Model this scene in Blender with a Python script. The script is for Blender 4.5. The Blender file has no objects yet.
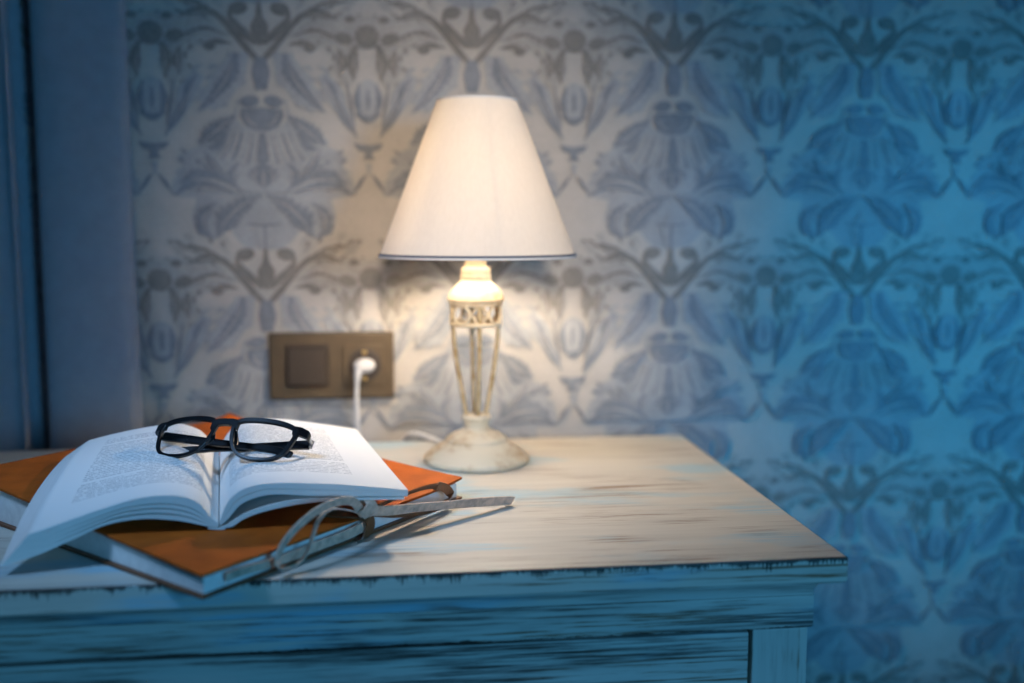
import bpy, bmesh, math, random
from mathutils import Vector, Matrix
random.seed(7)
C = bpy.context.scene.collection
T = 0.70                      # height of the cabinet top
WY = 1.285                    # back wall
PI = math.pi

# ------------------------------------------------------------------ materials
def mat(name):
    m = bpy.data.materials.new(name); m.use_nodes = True
    nt = m.node_tree
    return m, nt, nt.nodes, nt.links, nt.nodes['Principled BSDF']

def simple(name, col, rough=.5, metal=0, noise=0, scale=30, bump=0, bscale=200, spec=.5, sheen=0):
    m, nt, N, L, P = mat(name)
    P.inputs['Base Color'].default_value = (*col, 1)
    P.inputs['Roughness'].default_value = rough
    P.inputs['Metallic'].default_value = metal
    P.inputs['Specular IOR Level'].default_value = spec
    if sheen: P.inputs['Sheen Weight'].default_value = sheen
    tc = N.new('ShaderNodeTexCoord')
    if noise:
        n = N.new('ShaderNodeTexNoise'); n.inputs['Scale'].default_value = scale; n.inputs['Detail'].default_value = 5
        L.new(tc.outputs['Object'], n.inputs['Vector'])
        r = N.new('ShaderNodeValToRGB')
        r.color_ramp.elements[0].position = .3; r.color_ramp.elements[1].position = .7
        r.color_ramp.elements[0].color = (*[c*(1-noise) for c in col], 1)
        r.color_ramp.elements[1].color = (*[min(1, c*(1+noise)) for c in col], 1)
        L.new(n.outputs['Fac'], r.inputs['Fac']); L.new(r.outputs['Color'], P.inputs['Base Color'])
    if bump:
        n2 = N.new('ShaderNodeTexNoise'); n2.inputs['Scale'].default_value = bscale; n2.inputs['Detail'].default_value = 4
        L.new(tc.outputs['Object'], n2.inputs['Vector'])
        b = N.new('ShaderNodeBump'); b.inputs['Strength'].default_value = bump; b.inputs['Distance'].default_value = .002
        L.new(n2.outputs['Fac'], b.inputs['Height']); L.new(b.outputs['Normal'], P.inputs['Normal'])
    return m

class NT:
    """tiny helper for chaining shader nodes"""
    def __init__(s, nt): s.nt = nt
    def new(s, t, **kw):
        n = s.nt.nodes.new(t)
        for k, v in kw.items(): setattr(n, k, v)
        return n
    def put(s, v, sock):
        if isinstance(v, bpy.types.NodeSocket): s.nt.links.new(v, sock)
        else: sock.default_value = v
    def math(s, op, a, b=0.0, c=None, clamp=False):
        n = s.new('ShaderNodeMath', operation=op, use_clamp=clamp)
        s.put(a, n.inputs[0]); s.put(b, n.inputs[1])
        if c is not None: s.put(c, n.inputs[2])
        return n.outputs[0]
    def ramp(s, fac, lo, hi):
        n = s.new('ShaderNodeMapRange', interpolation_type='SMOOTHSTEP')
        s.put(fac, n.inputs['Value']); n.inputs['From Min'].default_value = lo; n.inputs['From Max'].default_value = hi
        return n.outputs['Result']
    def noise(s, vec, scale, detail=4, mapping=(1, 1, 1), rough=.55, loc=(0, 0, 0)):
        mp = s.new('ShaderNodeMapping'); s.put(vec, mp.inputs['Vector'])
        mp.inputs['Scale'].default_value = mapping; mp.inputs['Location'].default_value = loc
        n = s.new('ShaderNodeTexNoise'); n.inputs['Scale'].default_value = scale
        n.inputs['Detail'].default_value = detail; n.inputs['Roughness'].default_value = rough
        s.put(mp.outputs['Vector'], n.inputs['Vector'])
        return n.outputs['Fac']
    def mix(s, fac, a, b):
        n = s.new('ShaderNodeMix', data_type='RGBA')
        s.put(fac, n.inputs['Factor'])
        for v, k in ((a, 6), (b, 7)):
            if isinstance(v, tuple) and len(v) == 3: v = (*v, 1)
            s.put(v, n.inputs[k])
        return n.outputs[2]

def painted_wood(name, paint, under, patch, streak=.5, patchiness=.5, top_edge=None, vertical=False, dark=.0, bottom_edge=None, seed=0, worn_x=None):
    """cream paint brushed over brown wood, worn through in streaks along the grain, with blue under-paint patches"""
    m, nt, N, L, P = mat(name)
    h = NT(nt)
    tc = h.new('ShaderNodeTexCoord'); co = tc.outputs['Object']
    g = (1, 14, 14) if not vertical else (14, 14, 1)
    g2 = (1, 40, 40) if not vertical else (40, 40, 1)
    lo = (seed, seed*1.7, seed*.3)
    big = h.noise(co, 5, 3, (1, 2.2, 2.2), loc=lo)
    grain = h.noise(co, 5, 6, g, loc=lo)
    fine = h.noise(co, 9, 6, g2, rough=.65, loc=lo)
    col = h.mix(h.ramp(grain, .3, .75), paint, tuple(c*.86 for c in paint))
    # blue under-coat, in soft streaky patches
    pm = h.math('MULTIPLY', h.ramp(h.noise(co, 4.5, 4, (1, 2.6, 2.6) if not vertical else (2.6, 2.6, 1), loc=(seed+3.1, 1.3, 2)), .60-.12*patchiness, .72-.12*patchiness), h.ramp(fine, .35, .6))
    col = h.mix(pm, col, patch)
    # worn through to the wood
    sm = h.math('MULTIPLY', h.ramp(fine, .52, .64), h.ramp(big, .62-.25*streak, .74-.25*streak))
    sm2 = h.math('MULTIPLY', h.math('MULTIPLY', h.ramp(grain, .54, .66), h.ramp(fine, .40, .56)), h.ramp(big, .66-.25*streak, .78-.25*streak))
    col = h.mix(h.math('MULTIPLY', h.math('ADD', sm, sm2, clamp=True), .9), col, under)
    sep = h.new('ShaderNodeSeparateXYZ'); h.put(co, sep.inputs[0])
    if top_edge is not None:      # bare dark wood along a rubbed edge, ragged like drips
        zt, ext = top_edge
        rag = h.noise(co, 60, 5, (1.0, .05, .05), rough=.7, loc=lo)
        rag2 = h.noise(co, 620, 3, (1.0, .02, .03), rough=.7, loc=lo)
        amp = h.math('ADD', h.math('MULTIPLY', h.ramp(rag, .3, .75), ext*.9), h.math('MULTIPLY', h.math('MULTIPLY', h.ramp(rag2, .4, .7), h.ramp(rag, .2, .7)), ext*2.2))
        lim = h.math('SUBTRACT', zt, amp)
        e = h.math('MULTIPLY', h.math('GREATER_THAN', sep.outputs[2], lim), h.math('LESS_THAN', sep.outputs[2], zt+.0002))
        col = h.mix(h.math('MULTIPLY', e, .93), col, (.018, .012, .010))
    if bottom_edge is not None:
        zb, ext = bottom_edge
        rag = h.noise(co, 45, 5, (1.0, .05, .05), rough=.7, loc=(seed+5, 0, 0))
        lim = h.math('ADD', h.math('MULTIPLY', h.ramp(rag, .35, .75), ext), zb)
        e = h.math('LESS_THAN', sep.outputs[2], lim)
        col = h.mix(h.math('MULTIPLY', e, .88), col, (.02, .014, .012))
    if dark:
        dm = h.math('MULTIPLY', h.ramp(h.noise(co, 4, 5, (1, 9, 9) if not vertical else (9, 9, 1), loc=(seed+9, 4, 1)), .45, .60), h.ramp(fine, .34, .58))
        col = h.mix(h.math('MULTIPLY', dm, dark), col, (.03, .025, .022))
    h.put(col, P.inputs['Base Color'])
    P.inputs['Roughness'].default_value = .48
    P.inputs['Specular IOR Level'].default_value = .35
    b = h.new('ShaderNodeBump'); b.inputs['Strength'].default_value = .25; b.inputs['Distance'].default_value = .0015
    h.put(fine, b.inputs['Height']); L.new(b.outputs['Normal'], P.inputs['Normal'])
    return m

PAINT, UNDER, PATCH = (.60, .555, .47), (.20, .10, .042), (.30, .50, .58)
M = {}
def wall_mat(name, col, var=.10):
    m, nt, N, L, P = mat(name); h = NT(nt)
    co = h.new('ShaderNodeTexCoord').outputs['Object']
    n1 = h.noise(co, 260, 3); n2 = h.noise(co, 22, 4)
    f = h.math('ADD', h.math('MULTIPLY', n1, .55), h.math('MULTIPLY', n2, .45))
    c = h.mix(h.ramp(f, .3, .7), tuple(x*(1-var) for x in col), tuple(x*(1+var) for x in col))
    h.put(c, P.inputs['Base Color']); P.inputs['Roughness'].default_value = .7
    P.inputs['Specular IOR Level'].default_value = .2
    return m
M['paper'] = wall_mat('wallpaper_ground', (.445, .415, .38))
M['pat_blue'] = wall_mat('wallpaper_blue_grey', (.215, .232, .255), .2)
M['pat_blue_soft'] = wall_mat('wallpaper_soft_blue_grey', (.335, .342, .35), .14)
M['pat_taupe'] = wall_mat('wallpaper_taupe', (.215, .203, .185), .2)
M['pat_taupe_soft'] = wall_mat('wallpaper_soft_taupe', (.365, .348, .325), .14)
M['wood_top'] = painted_wood('painted_wood_top', PAINT, UNDER, PATCH, streak=.62, patchiness=.85, top_edge=(-.0003, .0036))
FP = (.57, .56, .50)
M['wood_mould'] = painted_wood('painted_wood_moulding', FP, UNDER, PATCH, streak=.5, dark=.7, seed=2)
M['wood_frieze'] = painted_wood('painted_wood_frieze', FP, UNDER, PATCH, streak=.8, dark=.9, bottom_edge=(-.0662, .004), seed=4)
M['wood_body'] = painted_wood('painted_wood_body', FP, UNDER, PATCH, streak=.7, dark=.85, seed=7)
M['wood_stile'] = painted_wood('painted_wood_stile', FP, UNDER, PATCH, streak=.35, dark=.4, vertical=True, seed=11)
M['groove'] = simple('dark_gap_wood', (.03, .022, .018), .8)
M['leather'] = simple('orange_leather', (.40, .085, .009), .6, noise=.22, scale=40, bump=.25, bscale=500, spec=.12)
M['leather_dark'] = simple('brown_leather', (.16, .06, .022), .45, noise=.2, scale=60, bump=.2, bscale=500)
M['suede'] = simple('grey_suede', (.60, .42, .31), .85, noise=.3, scale=160, bump=.5, bscale=900, sheen=.3)
M['black'] = simple('black_acetate', (.006, .006, .007), .2, spec=.4)
M['metal'] = simple('hinge_metal', (.55, .55, .55), .3, metal=1)
M['bronze'] = simple('bronze_plastic', (.072, .052, .030), .5, noise=.08, scale=80, spec=.3)
M['bronze_dark'] = simple('dark_bronze_plastic', (.032, .024, .018), .5, spec=.3)
M['socket_dark'] = simple('dark_socket_well', (.03, .022, .016), .5)
M['brass'] = simple('brass_contact', (.6, .42, .16), .35, metal=1)
M['white_plastic'] = simple('white_plastic', (.60, .585, .57), .35)
M['trim_dark'] = simple('blue_grey_trim_tape', (.10, .12, .16), .7)
M['trim_white'] = simple('white_trim_tape', (.75, .73, .70), .7)
M['curtain'] = simple('grey_curtain_cloth', (.27, .275, .30), .9, noise=.06, scale=60, bump=.3, bscale=700, sheen=.2)
M['floor'] = simple('floor_carpet', (.10, .09, .08), .9, noise=.2, scale=200)

def lamp_paint():
    m, nt, N, L, P = mat('antique_cream_lamp_paint'); h = NT(nt)
    co = h.new('ShaderNodeTexCoord').outputs['Object']
    n = h.noise(co, 17, 5, (1, 1, 1.3), loc=(.9, .4, .2)); f = h.noise(co, 140, 4)
    w = h.math('MULTIPLY', h.ramp(n, .42, .60), h.ramp(f, .3, .6))
    c = h.mix(h.math('MULTIPLY', w, .75), (.78, .67, .48), (.50, .29, .09))
    h.put(c, P.inputs['Base Color']); P.inputs['Roughness'].default_value = .45
    b = h.new('ShaderNodeBump'); b.inputs['Strength'].default_value = .2; b.inputs['Distance'].default_value = .001
    h.put(f, b.inputs['Height']); L.new(b.outputs['Normal'], P.inputs['Normal'])
    return m
M['lamp'] = lamp_paint()
def lamp_gilt():
    m, nt, N, L, P = mat('antique_gold_lamp_paint'); h = NT(nt)
    co = h.new('ShaderNodeTexCoord').outputs['Object']
    c = h.mix(h.ramp(h.noise(co, 60, 4), .4, .65), (.62, .50, .30), (.38, .25, .10))
    h.put(c, P.inputs['Base Color']); P.inputs['Roughness'].default_value = .4
    return m
M['lamp_gilt'] = lamp_gilt()

def shade_mat():
    m, nt, N, L, P = mat('cream_lampshade_cloth'); h = NT(nt)
    out = N['Material Output']
    co = h.new('ShaderNodeTexCoord').outputs['Object']
    w = h.noise(co, 300, 3, (1, 1, .25))
    c = h.mix(h.ramp(w, .3, .7), (.82, .765, .69), (.845, .79, .715))
    d = h.new('ShaderNodeBsdfDiffuse'); t = h.new('ShaderNodeBsdfTranslucent')
    h.put(c, d.inputs['Color']); h.put(c, t.inputs['Color'])
    mx = h.new('ShaderNodeMixShader'); mx.inputs[0].default_value = .20
    L.new(d.outputs[0], mx.inputs[1]); L.new(t.outputs[0], mx.inputs[2])
    L.new(mx.outputs[0], out.inputs['Surface'])
    return m
M['shade'] = shade_mat()
def emit(name, col, s):
    m, nt, N, L, P = mat(name)
    P.inputs['Base Color'].default_value = (.9, .9, .9, 1)
    P.inputs['Emission Color'].default_value = (*col, 1); P.inputs['Emission Strength'].default_value = s
    return m
BULB = 270
M['bulb'] = emit('lit_bulb', (1, .82, .62), BULB)
def lens_mat():
    m, nt, N, L, P = mat('clear_lens'); out = N['Material Output']; h = NT(nt)
    tr = h.new('ShaderNodeBsdfTransparent'); tr.inputs[0].default_value = (.95, .96, .97, 1)
    gl = h.new('ShaderNodeBsdfGlossy'); gl.inputs['Roughness'].default_value = .02
    lw = h.new('ShaderNodeLayerWeight'); fac = h.math('ADD', h.math('MULTIPLY', h.math('POWER', lw.outputs['Facing'], 4.0), .6), .035)
    mx = h.new('ShaderNodeMixShader')
    L.new(fac, mx.inputs[0]); L.new(tr.outputs[0], mx.inputs[1]); L.new(gl.outputs[0], mx.inputs[2])
    L.new(mx.outputs[0], out.inputs['Surface'])
    return m
M['lens'] = lens_mat()

def page_print():
    """lines of small print: u = distance from the gutter, v = distance from the front edge (metres)"""
    m, nt, N, L, P = mat('printed_page'); h = NT(nt)
    uv = h.new('ShaderNodeTexCoord').outputs['UV']
    sep = h.new('ShaderNodeSeparateXYZ'); h.put(uv, sep.inputs[0])
    u, v = sep.outputs[0], sep.outputs[1]
    pitch = .0047
    q = h.math('DIVIDE', v, pitch); row = h.math('FLOOR', q); fr = h.math('FRACT', q)
    line = h.math('MULTIPLY', h.ramp(fr, .18, .28), h.math('SUBTRACT', 1.0, h.ramp(fr, .58, .70)))
    cv = h.new('ShaderNodeCombineXYZ')
    h.put(h.math('MULTIPLY', u, 330.0), cv.inputs[0]); h.put(h.math('MULTIPLY', row, 7.31), cv.inputs[1])
    wn = h.new('ShaderNodeTexNoise'); wn.inputs['Scale'].default_value = 1; wn.inputs['Detail'].default_value = 1
    h.put(cv.outputs[0], wn.inputs['Vector'])
    words = h.ramp(wn.outputs['Fac'], .36, .44)
    cv2 = h.new('ShaderNodeCombineXYZ')
    h.put(h.math('MULTIPLY', u, 1500.0), cv2.inputs[0]); h.put(h.math('MULTIPLY', q, 2.6), cv2.inputs[1])
    ln = h.new('ShaderNodeTexNoise'); ln.inputs['Scale'].default_value = 1; ln.inputs['Detail'].default_value = 0
    h.put(cv2.outputs[0], ln.inputs['Vector'])
    letters = h.ramp(ln.outputs['Fac'], .3, .6)
    # ragged paragraph ends
    rn = h.new('ShaderNodeTexWhiteNoise', noise_dimensions='1D'); h.put(row, rn.inputs['W'])
    short = h.math('GREATER_THAN', rn.outputs['Value'], .86)
    end = h.math('SUBTRACT', .128, h.math('MULTIPLY', short, .055))
    box = h.math('MULTIPLY', h.math('GREATER_THAN', u, .021), h.math('LESS_THAN', u, end))
    box = h.math('MULTIPLY', box, h.math('MULTIPLY', h.math('GREATER_THAN', v, .034), h.math('LESS_THAN', v, .198)))
    ink = h.math('MULTIPLY', h.math('MULTIPLY', line, words), h.math('MULTIPLY', letters, box))
    c = h.mix(h.math('MULTIPLY', ink, .72), (.74, .72, .685), (.10, .10, .11))
    h.put(c, P.inputs['Base Color']); P.inputs['Roughness'].default_value = .8
    P.inputs['Specular IOR Level'].default_value = .15
    return m
M['print'] = page_print()
def page_edge():
    """leaf edges: u = 0..1 through the thickness"""
    m, nt, N, L, P = mat('page_edges'); h = NT(nt)
    uv = h.new('ShaderNodeTexCoord').outputs['UV']
    n = h.noise(uv, 1, 3, (60, 6, 1), rough=.7)
    c = h.mix(h.ramp(n, .35, .65), (.58, .555, .52), (.78, .76, .72))
    h.put(c, P.inputs['Base Color']); P.inputs['Roughness'].default_value = .85
    return m
M['edge'] = page_edge()
M['paper_plain'] = simple('plain_paper', (.78, .76, .72), .8)
M['album_edge'] = simple('album_page_edges', (.80, .78, .74), .7, noise=.08, scale=120)

# ------------------------------------------------------------------ mesh helpers
class MB:
    def __init__(s): s.v, s.f, s.m, s.uv, s.sm = [], [], [], {}, []
    def face(s, idx, mi=0, uv=None):
        s.f.append(tuple(idx)); s.m.append(mi)
        if uv: s.uv[len(s.f)-1] = uv
    def add(s, pts): 
        b = len(s.v); s.v += [Vector(p) for p in pts]; return b
    def build(s, name, mats, parent=None, smooth=35, bevel=0, merge=False):
        me = bpy.data.meshes.new(name)
        off = parent.matrix_world.translation if parent is not None else Vector()
        off = world_loc(parent) if parent is not None else Vector()
        me.from_pydata([v-off for v in s.v], [], s.f)
        mats = mats if isinstance(mats, (list, tuple)) else [mats]
        for m in mats: me.materials.append(m)
        me.polygons.foreach_set('material_index', s.m)
        if s.uv:
            l = me.uv_layers.new(name='UVMap')
            for fi, uvs in s.uv.items():
                for li, c in zip(me.polygons[fi].loop_indices, uvs): l.data[li].uv = c
        bm = bmesh.new(); bm.from_mesh(me)
        if merge: bmesh.ops.remove_doubles(bm, verts=bm.verts, dist=1e-6)
        bmesh.ops.recalc_face_normals(bm, faces=bm.faces) if smooth is not None else None
        bm.to_mesh(me); bm.free()
        if smooth:
            me.shade_smooth(); me.set_sharp_from_angle(angle=math.radians(smooth))
        o = bpy.data.objects.new(name, me); C.objects.link(o)
        if parent is not None: o.parent = parent
        if bevel:
            md = o.modifiers.new('bevel', 'BEVEL'); md.width = bevel; md.segments = 3; md.limit_method = 'ANGLE'; md.angle_limit = math.radians(40)
        return o
    def box(s, x0, x1, y0, y1, z0, z1, mi=0):
        b = s.add([(x0,y0,z0),(x1,y0,z0),(x1,y1,z0),(x0,y1,z0),(x0,y0,z1),(x1,y0,z1),(x1,y1,z1),(x0,y1,z1)])
        for q in ((0,3,2,1),(4,5,6,7),(0,1,5,4),(1,2,6,5),(2,3,7,6),(3,0,4,7)): s.face([b+i for i in q], mi)
    def lathe(s, prof, c, n=48, mi=0, axis='z', close=False):
        """prof: (radius, height) list round the vertical through c (or along -y)"""
        rings = []
        for r, hgt in prof:
            pts = []
            for k in range(n):
                a = 2*PI*k/n
                if axis == 'z': pts.append((c[0]+r*math.cos(a), c[1]+r*math.sin(a), c[2]+hgt))
                else: pts.append((c[0]+r*math.cos(a), c[1]-hgt, c[2]+r*math.sin(a)))
            rings.append(s.add(pts))
        R = list(zip(rings, rings[1:]))
        if close: R.append((rings[-1], rings[0]))
        for a, b in R:
            for k in range(n): s.face((a+k, a+(k+1) % n, b+(k+1) % n, b+k), mi)
        if not close:
            if prof[0][0] > 1e-6: s.face([rings[0]+k for k in range(n)], mi)
            if prof[-1][0] > 1e-6: s.face([rings[-1]+k for k in range(n)], mi)
    def tube(s, pts, r, n=10, mi=0, closed=False):
        pts = [Vector(p) for p in pts]; N = len(pts); rings = []
        up = Vector((0, 0, 1)); prev = None
        for i, p in enumerate(pts):
            t = (pts[(i+1) % N]-pts[i-1]) if closed else (pts[min(i+1, N-1)]-pts[max(i-1, 0)])
            t.normalize()
            if prev is None:
                a = t.cross(up) if abs(t.z) < .9 else t.cross(Vector((1, 0, 0)))
            else: a = prev-t*prev.dot(t)
            a.normalize(); prev = a; b = t.cross(a)
            rr = r(i/(N-1)) if callable(r) else r
            rings.append(s.add([p+a*rr*math.cos(2*PI*k/n)+b*rr*math.sin(2*PI*k/n) for k in range(n)]))
        for i in range(N if closed else N-1):
            A, B = rings[i], rings[(i+1) % N]
            for k in range(n): s.face((A+k, A+(k+1) % n, B+(k+1) % n, B+k), mi)
        if not closed:
            s.face([rings[0]+k for k in range(n)], mi); s.face([rings[-1]+k for k in range(n)], mi)
    def ribbon(s, pts, wdirs, width, th, mi=0):
        """a strip with thickness: wdirs gives the direction across it at each point"""
        N = len(pts); R = []
        for i in range(N):
            p = pts[i]; t = (pts[min(i+1, N-1)]-pts[max(i-1, 0)]).normalized()
            w = wdirs[i]; w = (w-t*w.dot(t)).normalized(); n = t.cross(w)
            wd = width(i/(N-1)) if callable(width) else width
            R.append(s.add([p+w*wd/2+n*th/2, p-w*wd/2+n*th/2, p-w*wd/2-n*th/2, p+w*wd/2-n*th/2]))
        for A, B in zip(R, R[1:]):
            for k in range(4): s.face((A+k, A+(k+1) % 4, B+(k+1) % 4, B+k), mi)
        s.face([R[0]+k for k in range(4)], mi); s.face([R[-1]+k for k in range(4)], mi)

def world_loc(o):
    v = Vector(o.location)
    while o.parent is not None:
        o = o.parent; v = v+Vector(o.location)
    return v
def thing(name, label, cat, loc):
    o = bpy.data.objects.new(name, None); C.objects.link(o); o.location = loc
    o['label'] = label; o['category'] = cat
    return o
def crom(P, n):
    """smooth curve through control points"""
    P = [Vector(p) for p in P]; out = []; K = len(P)
    L = [0]
    for a, b in zip(P, P[1:]): L.append(L[-1]+max(1e-9, (b-a).length))
    for j in range(n):
        d = L[-1]*j/(n-1); i = 0
        while i < K-2 and L[i+1] < d: i += 1
        t = (d-L[i])/(L[i+1]-L[i])
        p0, p1, p2, p3 = P[max(i-1, 0)], P[i], P[i+1], P[min(i+2, K-1)]
        l1 = L[i+1]-L[i]
        m1 = (p2-p0)/max(1e-9, (L[i+1]-L[max(i-1, 0)]))*l1
        m2 = (p3-p1)/max(1e-9, (L[min(i+2, K-1)]-L[i]))*l1
        t2, t3 = t*t, t*t*t
        out.append(p1*(2*t3-3*t2+1)+m1*(t3-2*t2+t)+p2*(-2*t3+3*t2)+m2*(t3-t2))
    return out

# ------------------------------------------------------------------ the setting
TW, TH = .2597, .2985
SX, SY = TW/884, TH/1057
AX0, ZREF = -.164, .873
shapes = []                     # (tone, polygon rows) in tile units; d across from the motif's axis, y downwards
BL, BS, TA, TS = 1, 2, 3, 4
def blade(tone, path, widths, serr=0, teeth=9, n=26, mirror=True):
    if serr: n, serr, teeth = max(n, teeth*6+1), min(.6, serr*1.35), teeth+1
    P = crom([(a, b, 0) for a, b in path], n)
    rows = []
    for i, p in enumerate(P):
        t = (P[min(i+1, n-1)]-P[max(i-1, 0)]); t.normalize(); nn = Vector((-t.y, t.x, 0))
        x = i/(n-1)*(len(widths)-1); k = min(int(x), len(widths)-2); fr = x-k; fr = fr*fr*(3-2*fr)
        w = widths[k]*(1-fr)+widths[k+1]*fr
        if serr: w *= 1-serr*((i/(n-1)*teeth) % 1.0)
        rows.append((p+nn*w/2, p-nn*w/2))
    shapes.append((tone, 'strip', rows, mirror))
def ell(tone, cx, cy, rx, ry, rot=0, mirror=True, wav=0, k=9):
    pts = []
    for i in range(28):
        a = 2*PI*i/28; w = 1+wav*math.sin(k*a)
        x, y = rx*w*math.cos(a), ry*w*math.sin(a)
        pts.append(Vector((cx+x*math.cos(rot)-y*math.sin(rot), cy+x*math.sin(rot)+y*math.cos(rot), 0)))
    shapes.append((tone, 'poly', pts, mirror))
def poly(tone, pts, mirror=True): shapes.append((tone, 'poly', [Vector((a, b, 0)) for a, b in pts], mirror))
def sym(tone, half): poly(tone, half+[(-a, b) for a, b in reversed(half) if abs(a) > 1e-6], False)
B_ = 442
# soft under-tones
sym(BS, [(0,405),(70,425),(115,352),(185,385),(275,470),(250,515),(300,505),(352,540),(330,575),(375,640),(385,705),(280,720),(300,800),(285,860),(222,900),(150,850),(110,905),(80,930),(0,945)])
rl = random.Random(5)
for tone, num, (d0, d1, Y0, Y1), o_, sz in ((TS, 34, (120,425,900,1135), (40,1150), 1.5), (TA, 30, (170,425,905,1130), (60,1120), .8), (TA, 12, (300,420,1110,1290), (380,1000), .8), (BS, 14, (60,330,420,700), (0,520), 1.2), (BL, 18, (210,330,500,700), (0,640), .75), (BS, 16, (60,250,110,320), (0,60), 1.4)):
    for _ in range(num):
        d_, Y_ = rl.uniform(d0, d1), rl.uniform(Y0, Y1); a_ = math.atan2(Y_-o_[1], d_-o_[0])+rl.uniform(-.5, .5); l_ = rl.uniform(26, 52)*sz; c_ = rl.uniform(-.3, .3)
        if d_+l_*abs(math.cos(a_)) > 438: continue
        blade(tone, [(d_, Y_), (d_+l_*.5*math.cos(a_+c_), Y_+l_*.5*math.sin(a_+c_)), (d_+l_*math.cos(a_), Y_+l_*math.sin(a_))], [5, rl.uniform(15, 26)*sz, 4], .35, 4, n=14)
blade(BS, [(60,90),(110,170),(185,270),(262,345)], [40,120,110,10], .12, 9)
blade(TS, [(120,1075),(250,1050),(350,1050),(441,1055)], [20,110,150,150], .18, 7)
sym(BS, [(0,415),(95,405),(150,470),(200,560),(150,600),(95,690),(0,690)])
blade(BS, [(170,575),(250,515),(345,545)], [8,56,8], .2)
blade(BS, [(85,690),(200,640),(300,640),(370,690)], [8,80,80,14], .15)
blade(BS, [(0,770),(0,840),(0,930)], [24,120,70], .5, 7, mirror=False)
blade(BS, [(105,100),(150,200),(240,300)], [60,110,20], .15, 6)
blade(BS, [(250,180),(300,260),(345,360),(395,450)], [50,80,50,8])
ell(BS, B_, 290, 58, 92, 0, False)
blade(TS, [(330,1110),(350,1190),(360,1290)], [50,140,30], .35, 6)
# cup of the palmette
sym(TA, [(0,930),(9,948),(14,995),(36,1032),(34,1075),(0,1122)])
ell(TA, 85, 962, 40, 27, .2)
blade(TA, [(122,975),(114,1010),(75,1052),(16,1112)], [14,30,34,16])
blade(TA, [(0,1190),(45,1140),(105,1065),(150,1010),(190,980),(245,972)], [24,28,26,24,24,8])
blade(TA, [(165,1000),(220,972),(280,985),(325,1004)], [10,46,36,6], .3, 6)
blade(TA, [(195,972),(255,942),(310,930),(360,925)], [8,26,28,5], .35, 6)
blade(TA, [(150,1072),(215,1050),(280,1070),(335,1098)], [8,26,34,10], .45, 6)
blade(TA, [(118,1112),(180,1104),(225,1130)], [8,30,12], .3, 4)
ell(TA, 205, 1122, 26, 20); ell(TA, 345, 1082, 40, 26, .3, wav=.15); ell(TA, 372, 1000, 22, 15)
blade(TA, [(398,1110),(378,1170),(385,1262)], [30,66,10], .45, 6)
blade(TA, [(325,1130),(338,1185),(328,1240)], [20,52,10], .4, 5)
ell(TA, B_, 1072, 52, 50, 0, False, .05, 11)
# stem, crown and skirt
blade(BL, [(0,1165),(0,1235),(0,1305)], [46,74,50], mirror=False)
blade(BL, [(100,92),(112,165),(165,240),(215,300),(255,335)], [26,62,66,40,6], .28, 8)
ell(BL, 48, 297, 40, 24, .15); sym(BL, [(0,325),(85,330),(90,360),(72,400),(35,420),(0,425)])
blade(BL, [(112,362),(165,402),(218,442),(262,480)], [20,74,92,10], .4, 7)
blade(BL, [(150,430),(188,490),(230,503)], [18,40,6], .3, 4)
blade(BL, [(0,435),(0,500),(0,560)], [22,56,50], mirror=False)
blade(BL, [(45,438),(52,500),(66,570)], [8,13,10]); blade(BL, [(82,430),(100,490),(126,555)], [8,13,10]); blade(BL, [(112,430),(140,490),(172,550)], [8,12,8])
blade(BL, [(0,555),(0,620),(0,668)], [30,160,40], .45, 5, mirror=False)
blade(BL, [(104,560),(128,610),(110,675)], [10,54,10], .4, 4)
blade(BL, [(240,508),(205,570),(155,632)], [8,44,18], .35, 5)
blade(BL, [(92,684),(180,628),(270,612),(352,652)], [8,34,50,8], .22, 7)
blade(BL, [(128,692),(220,658),(300,655),(368,702)], [8,30,52,8], .28, 7)
blade(BL, [(12,702),(92,745),(155,805),(200,888)], [12,84,118,14], .36, 8)
blade(BL, [(200,735),(255,790),(260,850),(215,892)], [8,62,58,10], .3, 6)
blade(BL, [(0,830),(0,930)], [12,10], mirror=False); blade(BL, [(0,835),(70,828)], [10,5])
# vase column between the palmettes
blade(BL, [(B_-36,215),(B_-48,290),(B_-34,350)], [8,28,12])
ell(BL, B_, 285, 9, 45, 0, False)
blade(BL, [(B_-52,346),(B_,370),(B_+52,346)], [10,30,10], mirror=False)
poly(BL, [(B_-64,474),(B_,482),(B_+64,474),(B_+46,502),(B_+18,512),(B_+16,530),(B_+28,544),(B_-28,544),(B_-16,530),(B_-18,512),(B_-46,502)], False)
blade(BS, [(B_,560),(B_,615)], [30,12], mirror=False)
blade(BL, [(B_-14,612),(B_-40,650),(B_-66,692)], [8,18,6])
blade(BL, [(260,188),(288,240),(330,340),(396,447)], [8,24,32,5]); ell(BL, 293, 238, 16, 38, -.5)
blade(BL, [(352,212),(368,300),(386,405)], [5,14,5])

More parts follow.
